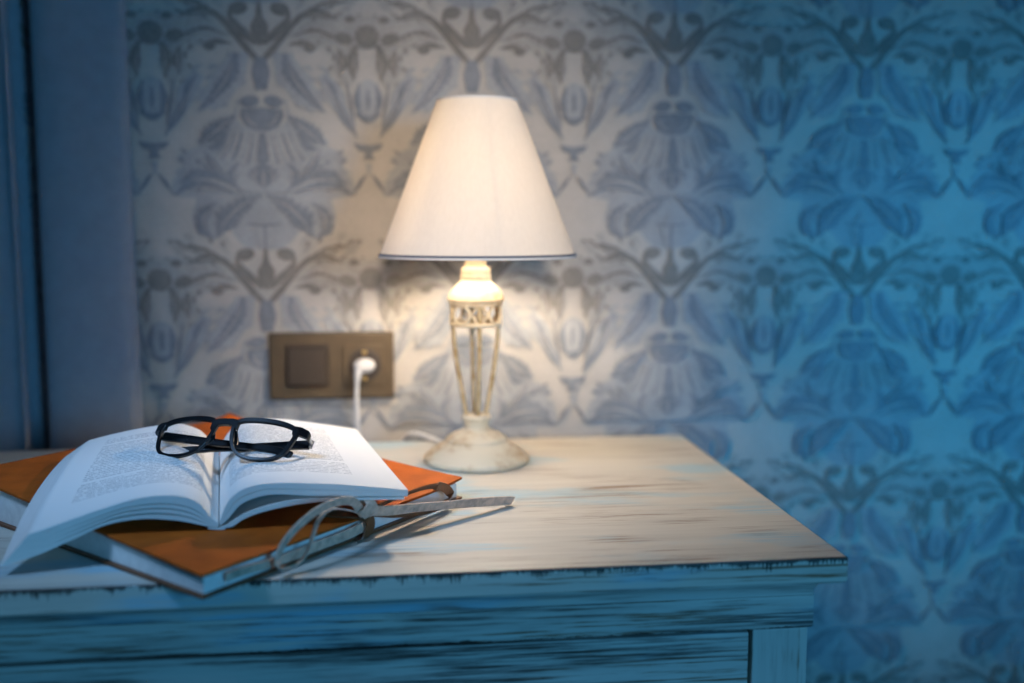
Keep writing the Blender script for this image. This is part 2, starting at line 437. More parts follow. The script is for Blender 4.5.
VN = 0      # ground-coloured veins over the leaves
for pth in ([(20,712),(100,752),(160,815),(190,872)], [(210,752),(250,800),(245,860)], [(110,684),(200,638),(300,636)], [(150,690),(240,672),(330,682)], [(125,375),(180,420),(240,470)],
            [(110,130),(150,220),(225,310)], [(270,215),(300,285),(360,385)], [(190,985),(250,982),(305,996)], [(215,962),(280,940),(335,928)], [(180,1066),(240,1062),(310,1088)], [(390,1140),(384,1190),(386,1240)],
            [(332,1150),(336,1190),(330,1225)], [(225,530),(196,580),(165,620)], [(112,585),(118,620),(112,655)], [(20,590),(40,620),(30,650)], [(68,350),(50,385),(20,405)]):
    blade(VN, pth, [2,4.5,2], n=14)
blade(VN, [(0,600),(0,660)], [5,5], n=6, mirror=False)
for k in range(5): blade(VN, [(18+k*24,428-k*2),(26+k*30,500),(40+k*36,575-k*6)], [3,6,3], n=12)

def build_wall():
    mb = MB()
    x0, x1, z0, z1 = -1.7, 2.1, 0.0, 2.4
    b = mb.add([(x0, WY, z0), (x1, WY, z0), (x1, WY, z1), (x0, WY, z1), (x0, WY+.1, z0), (x1, WY+.1, z0), (x1, WY+.1, z1), (x0, WY+.1, z1)])
    for q in ((0,1,2,3), (5,4,7,6), (3,2,6,7), (1,0,4,5), (0,3,7,4), (2,1,5,6)): mb.face([b+i for i in q], 0)
    for ki in range(-5, 9):
        for kj in range(-4, 4):
            ax = AX0+ki*TW; zz = ZREF+kj*TH
            for li, (tone, kind, data, mir) in enumerate(shapes):
                y0_ = WY-.00012-li*.00002
                for sgn in ((1, -1) if mir else (1,)):
                    y = y0_-(.000005 if sgn < 0 else 0)-(.0000025 if ki % 2 else 0)-(.00001 if kj % 2 else 0)
                    tr = lambda p: (ax+sgn*p.x*SX, y, zz+(1162-p.y)*SY)
                    if kind == 'poly':
                        pts = [tr(p) for p in data]
                        if not all(x0 < q[0] < x1 and z0 < q[2] < z1 for q in pts): continue
                        a = mb.add(pts); mb.face([a+i for i in range(len(pts))], tone)
                    else:
                        pts = [tr(p) for r in data for p in r]
                        if not all(x0 < q[0] < x1 and z0 < q[2] < z1 for q in pts): continue
                        a = mb.add(pts)
                        for i in range(len(data)-1): mb.face((a+2*i, a+2*i+1, a+2*i+3, a+2*i+2), tone)
    o = mb.build('wall_back', [M['paper'], M['pat_blue'], M['pat_blue_soft'], M['pat_taupe'], M['pat_taupe_soft']], smooth=None)
    o['kind'] = 'structure'; o['label'] = 'wall papered in blue-grey and taupe damask'
build_wall()
mb = MB(); mb.box(-1.7, 2.1, -1.6, WY+.1, -.05, 0)
fl = mb.build('floor', M['floor'], smooth=None); fl['kind'] = 'structure'; fl['label'] = 'dark carpeted floor'

# ------------------------------------------------------------------ curtain
prof = [(-.3165,1.2655),(-.3150,1.2600),(-.3185,1.2540),(-.3260,1.2500),(-.345,1.2470),(-.370,1.2445),(-.395,1.2430),(-.412,1.2445),(-.4195,1.2475),(-.4225,1.2520),(-.4170,1.2640),
        (-.4200,1.2800),(-.4420,1.2815),(-.4530,1.2740),(-.4500,1.2560),(-.4440,1.2440),(-.4480,1.2370),(-.4520,1.2420),(-.475,1.2390),(-.505,1.2420),(-.525,1.2520),(-.533,1.2700),(-.545,1.2740),(-.556,1.2600),
        (-.570,1.2430),(-.600,1.2390),(-.630,1.2450),(-.645,1.2650),(-.660,1.2720),(-.672,1.2550),(-.700,1.2400),(-.740,1.2420),(-.765,1.2650),(-.785,1.2700),(-.81,1.2450),(-.85,1.2400),(-.88,1.2600)]
cur = MB(); P2 = crom([(a, b, 0) for a, b in prof], 170)
th = .0012; zs = [0.012+i*(2.3-.012)/40 for i in range(41)]
def wob(z, i): return .0012*math.sin(z*5.1+i*.05)
front = [[(p.x+wob(z, i)*.3, p.y+wob(z, i), z) for i, p in enumerate(P2)] for z in zs]
nrm = []
for i in range(len(P2)):
    t = P2[min(i+1, len(P2)-1)]-P2[max(i-1, 0)]; t.normalize(); nrm.append(Vector((-t.y, t.x, 0)))
n = len(P2)
fb = cur.add([p for r in front for p in r]); bb = cur.add([Vector(p)-nrm[i]*th for r in front for i, p in enumerate(r)])
for j in range(40):
    for i in range(n-1):
        a = j*n+i; q = (a, a+1, a+n+1, a+n)
        cur.face([fb+k for k in q]); cur.face([bb+k for k in reversed(q)])
    for i in (0, n-1): cur.face((fb+j*n+i, bb+j*n+i, bb+(j+1)*n+i, fb+(j+1)*n+i))
for j in (0, 40):
    for i in range(n-1): cur.face((fb+j*n+i, fb+j*n+i+1, bb+j*n+i+1, bb+j*n+i))
co = cur.build('curtain', M['curtain'], smooth=60)
co['label'] = 'grey-blue curtain in deep folds at the left beside the patterned wall'; co['category'] = 'curtain'

# ------------------------------------------------------------------ nightstand
XL, XR, YF, YB = -.50, .3575, .7435, 1.2236
st = thing('nightstand', 'distressed cream-painted wooden nightstand with worn dark edges', 'nightstand', ((XL+XR)/2, (YF+YB)/2, 0))
def ns_empty_z(name, z): return st
def loc_build(mb, name, mats, z_origin=T, **kw):
    """a part whose own origin sits at cabinet-top height, so wear follows its height"""
    o = mb.build(name, mats, st, **kw)
    off = Vector((0, 0, z_origin))
    o.data.transform(Matrix.Translation(-off)); o.location = off
    return o
mb = MB(); mb.box(XL, XR, YF, YB, T-.0205, T)
top = loc_build(mb, 'top', M['wood_top'], bevel=.0016)
# cove under the top: a profile swept round front and both sides
def sweep_u(mb, prof, mi=0):
    """prof: (inset from the top's edge, z) ; swept along left side, front, right side"""
    R = []
    for ins, z in prof:
        R.append(mb.add([(XL+ins, YB-.002, z), (XL+ins, YF+ins, z), (XR-ins, YF+ins, z), (XR-ins, YB-.002, z)]))
    for A, B in zip(R, R[1:]+R[:1]):
        for k in range(3): mb.face((A+k, A+k+1, B+k+1, B+k), mi)
    mb.face([r for r in R]); mb.face([r+3 for r in R])
mb = MB()
cove = [(.0035,T-.0206),(.0035,T-.0225)]+[(.0035+.0165*(math.sin(a)), T-.0225-.0125*(1-math.cos(a))) for a in [PI/2*i/8 for i in range(1, 9)]]+[(.020,T-.0375),(.0215,T-.0376),(.06,T-.0376),(.06,T-.0206)]
sweep_u(mb, cove); loc_build(mb, 'cove_moulding', M['wood_mould'], smooth=30)
mb = MB(); sweep_u(mb, [(.0195,T-.0378),(.0195,T-.064),(.0205,T-.0655),(.0225,T-.0662),(.06,T-.0662),(.06,T-.0378)])
loc_build(mb, 'frieze_rail', M['wood_frieze'], smooth=30)
ins = .0225; zt, zb = T-.0668, .06
for x0, x1 in ((XR-ins-.0475, XR-ins), (XL+ins, XL+ins+.0475)):
    mb = MB(); mb.box(x0, x1, YF+ins, YF+ins+.045, .0, zt)
    loc_build(mb, 'stile', M['wood_stile'], bevel=.0012)
    mb = MB(); mb.box(x0, x1, YB-.047, YB-.002, .0, zt)
    loc_build(mb, 'rear_post', M['wood_stile'], bevel=.0012)
for x0, x1 in ((XR-ins-.016, XR-ins-.004), (XL+ins+.004, XL+ins+.016)):
    mb = MB(); mb.box(x0, x1, YF+ins+.0455, YB-.0475, zb, zt)
    loc_build(mb, 'side_panel', M['wood_body'])
mb = MB(); mb.box(XL+ins+.048, XR-ins-.048, YB-.014, YB-.004, zb, zt); loc_build(mb, 'back_panel', M['wood_body'])
mb = MB(); mb.box(XL+ins+.048, XR-ins-.048, YF+ins+.02, YB-.016, zb, zb+.015); loc_build(mb, 'bottom_panel', M['wood_body'])
xa, xb = XL+ins+.0475+.0028, XR-ins-.0475-.0028
for za, zc in ((T-.0672-.175, T-.0690), (T-.0672-.355, T-.0690-.179), (zb+.018, T-.0690-.359)):
    mb = MB(); mb.box(xa, xb, YF+ins+.001, YF+ins+.021, za, zc)
    mb.box(xa+.01, xb-.01, YF+ins+.0212, YB-.06, za+.01, zc-.03)
    dr = loc_build(mb, 'drawer', M['wood_body'], bevel=.0012)
    for xk in (xa+.2, xb-.2):
        k = MB(); k.lathe([(.006,0),(.006,.010),(.015,.016),(.0165,.022),(.013,.027),(0,.0285)], (xk, YF+ins+.0012, (za+zc)/2), 24, axis='y')
        ko = k.build('knob', M['wood_mould'], smooth=40)
        ko.data.transform(Matrix.Translation(-(world_loc(dr)))); ko.parent = dr

# ------------------------------------------------------------------ wall outlet
oc = Vector((-.0848, WY, .7882))
ot = thing('wall_outlet', 'bronze double wall plate with a rocker switch and a power socket', 'wall outlet', (oc.x, WY-.001, oc.z))
def rrect(w, h, r, n=6):
    out = []
    for cx, cz, a0 in ((w-r, h-r, 0), (-w+r, h-r, PI/2), (-w+r, -h+r, PI), (w-r, -h+r, 1.5*PI)):
        for i in range(n+1):
            a = a0+PI/2*i/n; out.append((cx+r*math.cos(a), cz+r*math.sin(a)))
    return out
def plate(mb, cx, cz, prof, mi=0, hole=None):
    """stack of rounded rectangles: prof (half-w, half-h, corner, y)"""
    R = []
    for w, h, r, y in prof:
        R.append(mb.add([(cx+a, y, cz+b) for a, b in rrect(w, h, r)]))
    nn = 28
    for A, B in zip(R, R[1:]):
        for k in range(nn): mb.face((A+k, A+(k+1) % nn, B+(k+1) % nn, B+k), mi)
    if hole is None: mb.face([R[-1]+k for k in range(nn)], mi)
    mb.face([R[0]+k for k in range(nn)], mi)
    return R
y0 = WY-.0026
mb = MB(); plate(mb, oc.x, oc.z, [(.0782,.0428,.003,y0), (.0785,.0431,.003,y0-.004), (.0772,.0418,.004,y0-.0075), (.0755,.0401,.004,y0-.0085)])
mb.build('frame', M['bronze'], ot, smooth=18)
sxc, skc = -.1154, -.0447
mb = MB(); plate(mb, sxc, oc.z+.001, [(.0270,.0270,.002,y0-.0083), (.0270,.0270,.002,y0-.0093), (.0262,.0262,.002,y0-.0098)])
sw = mb.build('switch_surround', M['bronze_dark'], ot, smooth=18)
mb = MB(); plate(mb, sxc, oc.z+.001, [(.0240,.0240,.0015,y0-.0096), (.0240,.0240,.0015,y0-.0125), (.0228,.0228,.002,y0-.0138)])
# tip the rocker a little
for v in mb.v: v.y += (v.z-oc.z-.001)*.04
mb.build('rocker_switch', M['bronze_dark'], ot, smooth=18)
mb = MB(); plate(mb, skc, oc.z+.001, [(.0255,.0255,.0015,y0-.0083), (.0255,.0255,.0015,y0-.0105), (.0245,.0245,.002,y0-.0115)])
so = mb.build('socket_cover', M['bronze'], ot, smooth=18)
mb = MB(); mb.lathe([(.0205,.0114),(.0205,.0125),(.0188,.0128),(.0178,.0122),(.0175,.0118),(0,.0118)], (skc+.0012, y0, oc.z+.001), 40, axis='y')
mb.build('socket_well', M['socket_dark'], ot, smooth=40)
for dz in (.0165, -.0165):
    mb = MB(); mb.box(skc-.0018, skc+.0042, y0-.0155, y0-.0122, oc.z+.001+dz-.0022, oc.z+.001+dz+.0022)
    mb.build('earth_contact', M['brass'], ot, bevel=.0006)

# ------------------------------------------------------------------ lamp
LX, LY = .0857, 1.1087
lp = thing('table_lamp', 'lit antique-cream table lamp with an open rod stem and cream cloth shade', 'lamp', (LX, LY, T))
mb = MB()
mb.lathe([(.050,.0003),(.0585,.0006),(.0600,.003),(.0592,.0065),(.0545,.0105),(.0480,.0160),(.0410,.0205),(.0365,.0232),(.0350,.0245),(.0348,.0262),(.0335,.0280),
          (.0270,.0320),(.0205,.0350),(.0165,.0372),(.0150,.0390),(.0142,.0400),(.0142,.0470),(.0150,.0478),(.0162,.0490),(.0165,.0508),(.0158,.0528),(.0140,.0540),(0,.0542)], (LX, LY, T), 56)
mb.build('base', M['lamp'], lp, smooth=28)
def rod(k):
    a = PI/4*0-PI/2+k*PI/2+math.radians(5)
    pr = [(.0112,.0535),(.0150,.075),(.0195,.100),(.0228,.122),(.0248,.142),(.0256,.158),(.0262,.178)]
    pts = crom([(LX+r*math.cos(a), LY+r*math.sin(a), T+z) for r, z in pr], 22)
    mb = MB(); mb.tube(pts, .0026, 12); return mb
for k in range(4): rod(k).build('rod', M['lamp_gilt'], lp, smooth=60)
def ring(mb, r, z, t, n=56):
    mb.tube([(LX+r*math.cos(2*PI*i/n), LY+r*math.sin(2*PI*i/n), T+z) for i in range(n)], t, 8, closed=True)
mb = MB(); ring(mb, .0272, .1565, .0024); mb.build('gallery_ring', M['lamp'], lp, smooth=60)
mb = MB(); ring(mb, .0280, .1795, .0024); mb.build('gallery_ring', M['lamp'], lp, smooth=60)
for k in range(4):        # circles between the rods, with a little flanking scroll
    a0 = -PI/2+math.radians(5)+PI/4+k*PI/2
    mb = MB(); pts = []
    for i in range(28):
        b = 2*PI*i/28; a = a0+.0104*math.cos(b)/.0277
        pts.append((LX+.0277*math.cos(a), LY+.0277*math.sin(a), T+.168+.0104*math.sin(b)))
    mb.tube(pts, .0019, 8, closed=True)
    for s in (1, -1):
        for t in (1, -1):
            sp = []
            for i in range(8):
                q = i/7; a = a0+s*(.0118+.0072*q)/.0277
                sp.append((LX+.0277*math.cos(a), LY+.0277*math.sin(a), T+.168+t*(.0005+.0095*q**1.4)))
            mb.tube(sp, .0014, 6)
    mb.build('gallery_circle', M['lamp'], lp, smooth=60)
mb = MB()
mb.lathe([(.020,.1815),(.0310,.1818),(.0322,.1835),(.0316,.1860),(.0300,.1895),(.0270,.1945),(.0230,.1985),(.0195,.2015),(.0172,.2045),(.0162,.2065),(.0170,.2075),(.0170,.2100),(.0163,.2110),
          (.0163,.2170),(.0155,.2188),(.0122,.2200),(.0118,.2250),(.0130,.2300),(.0140,.2340),(.0118,.2440),(.0125,.2460),(.0130,.2640),(0,.2642)], (LX, LY, T), 48)
mb.build('socket_cap', M['lamp'], lp, smooth=28)
mb = MB(); mb.lathe([(.0095,.2650),(.0105,.270),(.0160,.282),(.0195,.294),(.0200,.303),(.0175,.314),(.0105,.322),(0,.3245)], (LX, LY, T), 28)
mb.build('bulb', M['bulb'], lp, smooth=60)
SXC = LX+.0025
def shade_prof(t): return .1080+(.0440-.1080)*t, .2325+(.4000-.2325)*t
mb = MB(); nseg = 96
prof = [shade_prof(i/14) for i in range(15)]
inner = [(r-.0009, z) for r, z in reversed(prof)]
mb.lathe(prof+inner, (SXC, LY, T), nseg, close=True)
sh = mb.build('shade', M['shade'], lp, smooth=50)
def sub(mb, name, m, par, **kw): return mb.build(name, m, par, **kw)
mb = MB(); rr, zz = shade_prof(0)
mb.lathe([(rr+.0008, zz-.0022),(rr+.0012, zz-.0020),(rr+.0012, zz),(rr-.0016, zz),(rr-.0016, zz-.0022)], (SXC, LY, T), nseg, close=True)
sub(mb, 'bottom_trim', M['trim_white'], sh, smooth=50)
mb = MB()
mb.lathe([(rr+.0004, zz+.0001),(rr+.0010, zz+.0001),(rr+.0003, zz+.0024),(rr-.0003, zz+.0024)], (SXC, LY, T), nseg, close=True)
sub(mb, 'trim_band', M['trim_dark'], sh, smooth=50)
mb = MB(); rr, zz = shade_prof(1)
mb.lathe([(rr+.0006, zz-.002),(rr+.0004, zz+.0008),(rr-.0014, zz+.0008),(rr-.0012, zz-.002)], (SXC, LY, T), nseg, close=True)
sub(mb, 'top_trim', M['trim_white'], sh, smooth=50)
mb = MB(); pts = []       # the cloth's seam
a = math.radians(-82)
for i in range(12):
    r, z = shade_prof(i/11*.97+.015); r -= .0013; pts.append(Vector((SXC+r*math.cos(a), LY+r*math.sin(a), T+z)))
mb.ribbon(pts, [Vector((-math.sin(a), math.cos(a), 0))]*12, .0016, .0005); sub(mb, 'seam', M['shade'], sh)
mb = MB()                 # wire spider holding the shade on the socket
r0, z0 = .1060, .2345
for k in range(3):
    a = 2*PI*k/3+.5
    mb.tube([(LX+.0115*math.cos(a), LY+.0115*math.sin(a), T+.2600), (SXC+.045*math.cos(a), LY+.045*math.sin(a), T+.262), (SXC+.0955*math.cos(a), LY+.0955*math.sin(a), T+.2620)], .0009, 6)
sub(mb, 'spider', M['metal'], sh)
cord_pts = [(-.0512,1.2570,.7870),(-.0524,1.2555,.7800),(-.0530,1.2545,.7660),(-.0535,1.2535,.740),(-.0520,1.2530,.705),(-.0480,1.2540,.676),(-.0330,1.2545,.664),(-.0140,1.2545,.672),
            (.0030,1.2480,.6930),(.0120,1.2370,.7050),(.0220,1.2250,.7078),(.0360,1.2120,.7058),(.0500,1.1940,.7034),(.0600,1.1760,.7032),(.0660,1.1610,.7032)]
mb = MB(); mb.tube(crom(cord_pts, 110), .0029, 12); mb.build('cord', M['white_plastic'], lp, smooth=60)
mb = MB(); pc = (skc+.0012, y0, oc.z+.0015)
mb.lathe([(.0120,.0122),(.0132,.0130),(.0136,.0180),(.0134,.0250),(.0118,.0290),(.0080,.0310),(0,.0314)], pc, 32, axis='y')
for v in mb.v: v.z = pc[2]+(v.z-pc[2])*.66
mb.tube(crom([(pc[0]-.003, y0-.022, pc[2]+.002), (pc[0]-.0065, y0-.0255, pc[2]-.004), (pc[0]-.0082, y0-.0275, pc[2]-.011), (-.0528, 1.2548, pc[2]-.020)], 12), lambda t: .0066-.0032*t, 14)
mb.build('plug', M['white_plastic'], lp, smooth=45)

# ------------------------------------------------------------------ leather album
F0 = Vector((-.141, .706, 0)); R0 = Vector((.0596, .951, 0)); L0 = Vector((-.405, .957, 0))
sd = (R0-F0).normalized(); SL = (R0-F0).length
bd = L0-F0; BLn = bd.length; bd = bd.normalized()
no = Vector((sd.y, -sd.x, 0))
def alb(a, b, z): return F0+sd*(a*SL)+bd*(b*BLn)+Vector((0, 0, T+z))
def topz(b): return .0188+.021*b          # upper face of the front cover
al = thing('leather_album', 'orange leather album tied with a suede cord, lying askew under the open book', 'album', alb(.5, .5, 0))
def sheet(mb, az, bz, zf, th, mi=0, na=24, nb=24, crn=None):
    """a slab over a grid in album coordinates; zf(a,b) = its upper face"""
    A = [az[0]+(az[1]-az[0])*i/na for i in range(na+1)]; B = [bz[0]+(bz[1]-bz[0])*j/nb for j in range(nb+1)]
    up = mb.add([alb(a, b, zf(a, b)) for b in B for a in A]); lo = mb.add([alb(a, b, zf(a, b)-(th(a, b) if callable(th) else th)) for b in B for a in A])
    W = na+1
    for j in range(nb):
        for i in range(na):
            q = (j*W+i, j*W+i+1, (j+1)*W+i+1, (j+1)*W+i); mb.face([up+k for k in q], mi); mb.face([lo+k for k in reversed(q)], mi)
    for i in range(na):
        mb.face((up+i, lo+i, lo+i+1, up+i+1), mi); k = nb*W+i; mb.face((up+k, up+k+1, lo+k+1, lo+k), mi)
    for j in range(nb):
        k = j*W; mb.face((up+k, up+k+W, lo+k+W, lo+k), mi); k = j*W+na; mb.face((up+k, lo+k, lo+k+W, up+k+W), mi)
def cover_z(a, b):
    z = topz(b)
    z += .0035*max(0, (a-.80)/.2)**2*max(0, 1-b/.45)**2      # the right corner lifts a little
    z += .006*max(0, (a-.86)/.14)**2*max(0, (b-.82)/.18)       # so does the far corner of the spine
    return z
mb = MB(); sheet(mb, (0, 1.0), (0, .985), cover_z, .0024); mb.build('front_cover', M['leather'], al, smooth=40, bevel=.0005)
mb = MB(); sheet(mb, (0, 1.0), (0, .985), lambda a, b: .0026, .0023); mb.build('back_cover', M['leather_dark'], al, smooth=40, bevel=.0005)
mb = MB(); n = 14; R = []
for i in range(13):
    q = -PI/2+PI*i/12; zc = (topz(1)+.0003)/2; hz = (topz(1)-.0003)/2
    R.append((.985+.016*math.cos(q), zc+hz*math.sin(q)))
for i in range(12, -1, -1):
    q = -PI/2+PI*i/12; R.append((.985+.010*math.cos(q), zc+(hz-.0024)*math.sin(q)))
ra = [mb.add([alb(a, b, z) for b, z in R]) for a in (0, .25, .5, .75, 1)]
for A, B in zip(ra, ra[1:]):
    for k in range(26): mb.face((A+k, A+(k+1) % 26, B+(k+1) % 26, B+k))
for A in (ra[0], ra[-1]): mb.face([A+k for k in range(26)])
mb.build('spine', M['leather'], al, smooth=40)
mb = MB(); sheet(mb, (.012, .985), (.010, .975), lambda a, b: topz(b)-.0027, lambda a, b: topz(b)-.0027-.0029, na=10, nb=10)
mb.build('page_block', M['album_edge'], al, smooth=30)
# suede cord: points given along the tied side (distance from the front corner, distance out from it, height)
def sp(s, o, z): return F0+sd*s+no*o+Vector((0, 0, T+z))
UPV = Vector((0, 0, 1))
def strap(name, ctrl, wd, n, width, th, m, par=al):
    P = crom([sp(*c) for c in ctrl], n)
    if callable(wd): W = [wd(i/(n-1)) for i in range(n)]
    else: W = [wd]*n
    mb = MB(); mb.ribbon(P, W, width, th); return mb.build(name, m, par, smooth=50)
# the band lying along the fore edge
strap('strap_band', [(.020,.0022,.0115),(.031,.0024,.0118),(.071,.0026,.0092),(.118,.0030,.0095),(.150,.0040,.0100),(.166,.0045,.0120)], UPV, 30, lambda t: .0062+.0022*t, .0012, M['suede'])
# big bow loop hanging to the left of the knot
strap('bow_loop', [(.158,.010,.0285),(.143,.014,.0410),(.121,.016,.0455),(.095,.016,.0425),(.072,.014,.0310),(.0610,.013,.0185),(.0620,.013,.0085),(.0700,.014,.0060),(.0790,.017,.0085),(.0860,.019,.0160),(.0925,.019,.0275),(.100,.017,.0360),(.118,.013,.0400),(.140,.011,.0340),(.156,.009,.0270)],
      lambda t: (no*(.25+.75*min(1, max(0, (t-.5)*5)))+sd*(-.55*(1-min(1, max(0, (t-.5)*5))))+UPV*.75*(1-min(1, max(0, (t-.45)*5)))) , 70, lambda t: .0074-.0040*min(1, max(0, (t-.48)*6)), .0014, M['suede'])
# the cord wrapped round the edge at the knot
strap('strap_wrap', [(.150,-.030,.0226),(.158,-.010,.0222),(.166,.0020,.0215),(.1715,.0062,.0180),(.1735,.0066,.0115),(.1690,.0060,.0055),(.1650,.0045,.0026),(.1610,.0012,.0014)], lambda t: (sd*1.0+UPV*.15), 40, .0105, .0014, M['leather_dark'])
# the knot itself: two turns of strap round a small core
mb = MB(); kc = sp(.162, .0115, .0300)
for k in range(2):
    pts, ws = [], []
    ax = (sd*(.9 if k else .5)+UPV*(.25 if k else -.75)+no*.2).normalized(); u = ax.cross(no).normalized(); v = ax.cross(u)
    for i in range(21):
        b = 2*PI*i/20*.97; pts.append(kc+ax*(.002*(i/20-.5)+(.003 if k else -.001))+u*(.0078*math.cos(b))+v*(.0060*math.sin(b))); ws.append(ax)
    mb.ribbon(pts, ws, .0085, .0018)
mb.build('knot', M['suede'], al, smooth=50)
# second bow loop, pressed flat along the edge towards the right corner
strap('bow_loop', [(.168,.0070,.0262),(.195,.0095,.0280),(.225,.0110,.0300),(.250,.0110,.0290),(.272,.0105,.0235),(.283,.0100,.0145),(.281,.0095,.0080),(.268,.0090,.0062),(.240,.0092,.0085),(.205,.0090,.0150),(.176,.0080,.0230)],
      lambda t: (UPV*.55+no*.75) if t < .4 else (UPV*.9+no*.3), 60, .0085, .0014, M['leather_dark'])
# the free tail running out to rest on the cabinet top
kp = sp(.166, .010, .0268); te = Vector((.1060, .9230, T+.0052)); W = []
mid = [kp, kp.lerp(te, .12)+Vector((0,0,-.0012)), kp.lerp(te, .3)+Vector((0,0,-.0004)), kp.lerp(te, .5), kp.lerp(te, .75)+Vector((0,0,.0005)), te]
P = crom(mid, 40); mb = MB()
mb.ribbon(P, [Vector((.1,-.45,.85))+Vector((0,.12*math.sin(i*.25),0)) for i in range(40)], .0098, .0013)
# slant-cut end
mb.v[-1] += Vector((-.006,0,0)); mb.v[-2] += Vector((-.006,0,0))
mb.build('strap_tail', M['suede'], al, smooth=50)

# ------------------------------------------------------------------ open book
ang = math.radians(9.5); e1 = Vector((math.cos(ang), math.sin(ang), 0)); e2 = Vector((-math.sin(ang), math.cos(ang), 0))
BO = Vector((-.1451, .8007, 0)); BLEN = .222
def bp(u, t, z): return BO+e1*u+e2*(t*BLEN)+Vector((0, 0, T+z))
bk = thing('open_book', 'open white paperback lying face up across the leather album', 'book', bp(0, .5, .026))
NU, NTt = 34, 20
def resample(P): return [(p.x, p.y) for p in crom([(a, b, 0) for a, b in P], NU+1)]
class Half:
    def __init__(s, tf, bf, tb, bb):
        s.c = [resample(x) for x in (tf, bf, tb, bb)]
    def at(s, i, t, f):
        """i = station across, t = 0 front .. 1 back, f = 0 top .. 1 bottom"""
        tf, bf, tb, bb = [c[i] for c in s.c]
        U0, Z0 = tf[0]*(1-f)+bf[0]*f, tf[1]*(1-f)+bf[1]*f
        U1, Z1 = tb[0]*(1-f)+bb[0]*f, tb[1]*(1-f)+bb[1]*f
        g = 1-(1-t)**(1+1.5*(abs(U0)/.16)**2 if U0 < 0 else 1)
        return U0*(1-t)+U1*t, Z0*(1-g)+Z1*g
def bundle(half, f0, f1, name, par, printed, gap=None, sgn=1):
    mb = MB(); up, lo = [], []
    for j in range(NTt+1):
        t = j/NTt
        for i in range(NU+1):
            u = i/NU; g = gap(u, t) if gap else (0, 0)
            a = half.at(i, t, f0+g[0]); b = half.at(i, t, f1-g[1])
            up.append(bp(a[0], t, a[1])); lo.append(bp(b[0], t, b[1]))
    U = mb.add(up); Lw = mb.add(lo); W = NU+1
    # running width across the page for the print
    acc = [0]
    for i in range(NU): acc.append(acc[-1]+(up[i+1]-up[i]).length)
    for j in range(NTt):
        for i in range(NU):
            q = (j*W+i, j*W+i+1, (j+1)*W+i+1, (j+1)*W+i)
            uv = [(acc[i], j/NTt*BLEN), (acc[i+1], j/NTt*BLEN), (acc[i+1], (j+1)/NTt*BLEN), (acc[i], (j+1)/NTt*BLEN)]
            if sgn < 0: uv = [(.149-x, y) for x, y in uv]
            mb.face([U+k for k in q], 0 if printed else 2, uv); mb.face([Lw+k for k in q], 2, [(0, 0)]*4)
    def side(a, b, x0, x1): mb.face((U+a, U+b, Lw+b, Lw+a), 1, [(0, x0), (0, x1), (1, x1), (1, x0)])
    for i in range(NU): side(i, i+1, i/NU, (i+1)/NU); k = NTt*W+i; side(k, k+1, i/NU, (i+1)/NU)
    for j in range(NTt): side(j*W, (j+1)*W, j/NTt, (j+1)/NTt); side(j*W+NU, (j+1)*W+NU, j/NTt, (j+1)/NTt)
    return mb.build(name, [M['print'], M['edge'], M['paper_plain']], par, smooth=50)
rtf = [(.0004,.0286),(.002,.0335),(.0067,.0440),(.0155,.0528),(.0296,.0575),(.0477,.0578),(.0748,.0555),(.1041,.0521),(.1533,.0442)]
rbf = [(.0006,.0262),(.0040,.0285),(.0085,.0328),(.0175,.0425),(.0333,.0480),(.0475,.0484),(.0748,.0450),(.1039,.0425),(.1530,.0388)]
rtb = [(.0004,.0388),(.002,.0442),(.0067,.0540),(.0155,.0630),(.0296,.0688),(.0477,.0695),(.0700,.0670),(.1000,.0615),(.1380,.0535)]
rbb = [(.0006,.0362),(.0040,.0385),(.0085,.0428),(.0175,.0525),(.0333,.0585),(.0475,.0592),(.0700,.0565),(.1000,.0520),(.1380,.0480)]
right = Half(rtf, rbf, rtb, rbb)
bundle(right, 0, .50, 'right_leaves', bk, True)
bundle(right, .52, 1, 'right_leaves', bk, False, lambda u, t: (.03*math.sin(PI*min(1, u*2)), 0))
l2t = [(.0008,.0254),(.0040,.0258),(.0078,.0278),(.0189,.0340),(.0330,.0385),(.0585,.0428),(.0800,.0428),(.1039,.0412),(.1500,.0383)]
l2b = [(.0008,.0240),(.0050,.0240),(.0100,.0245),(.0187,.0298),(.0329,.0345),(.0584,.0384),(.0800,.0396),(.1039,.0390),(.1500,.0362)]
lowr = Half(l2t, l2b, [(u*.9, z+.0098) for u, z in l2t], [(u*.9, z+.0098) for u, z in l2b])
bundle(lowr, 0, 1, 'right_leaves', bk, False)
ltf = [(-.0004,.0282),(-.003,.0296),(-.0055,.0325),(-.0161,.0470),(-.0317,.0533),(-.0577,.0536),(-.0842,.0476),(-.1097,.0400),(-.1397,.0308)]
lbf = [(-.0006,.0250),(-.008,.0262),(-.0200,.0300),(-.0350,.0338),(-.0591,.0366),(-.0848,.0338),(-.1076,.0248),(-.1321,.0150),(-.1603,.0075)]
ltb = [(-.0004,.0385),(-.003,.0402),(-.0055,.0440),(-.0161,.0595),(-.0317,.0675),(-.0420,.0690),(-.0700,.0668),(-.0980,.0622),(-.1220,.0570)]
lbb = [(-.0006,.0355),(-.008,.0368),(-.0200,.0405),(-.0350,.0445),(-.0591,.0485),(-.0800,.0490),(-.1020,.0478),(-.1230,.0455),(-.1434,.0425)]
left = Half(ltf, lbf, ltb, lbb)
def lg(lo, hi): return lambda u, t: (lo*math.sin(PI*min(1, u*1.25))**1.0 if u < .8 else 0, hi*math.sin(PI*min(1, u*1.25)) if u < .8 else 0)
bundle(left, 0, .34, 'left_leaves', bk, True, sgn=1)
bundle(left, .35, .53, 'left_leaves', bk, False, lg(.05, 0))
bundle(left, .54, .74, 'left_leaves', bk, False, lg(.07, 0))
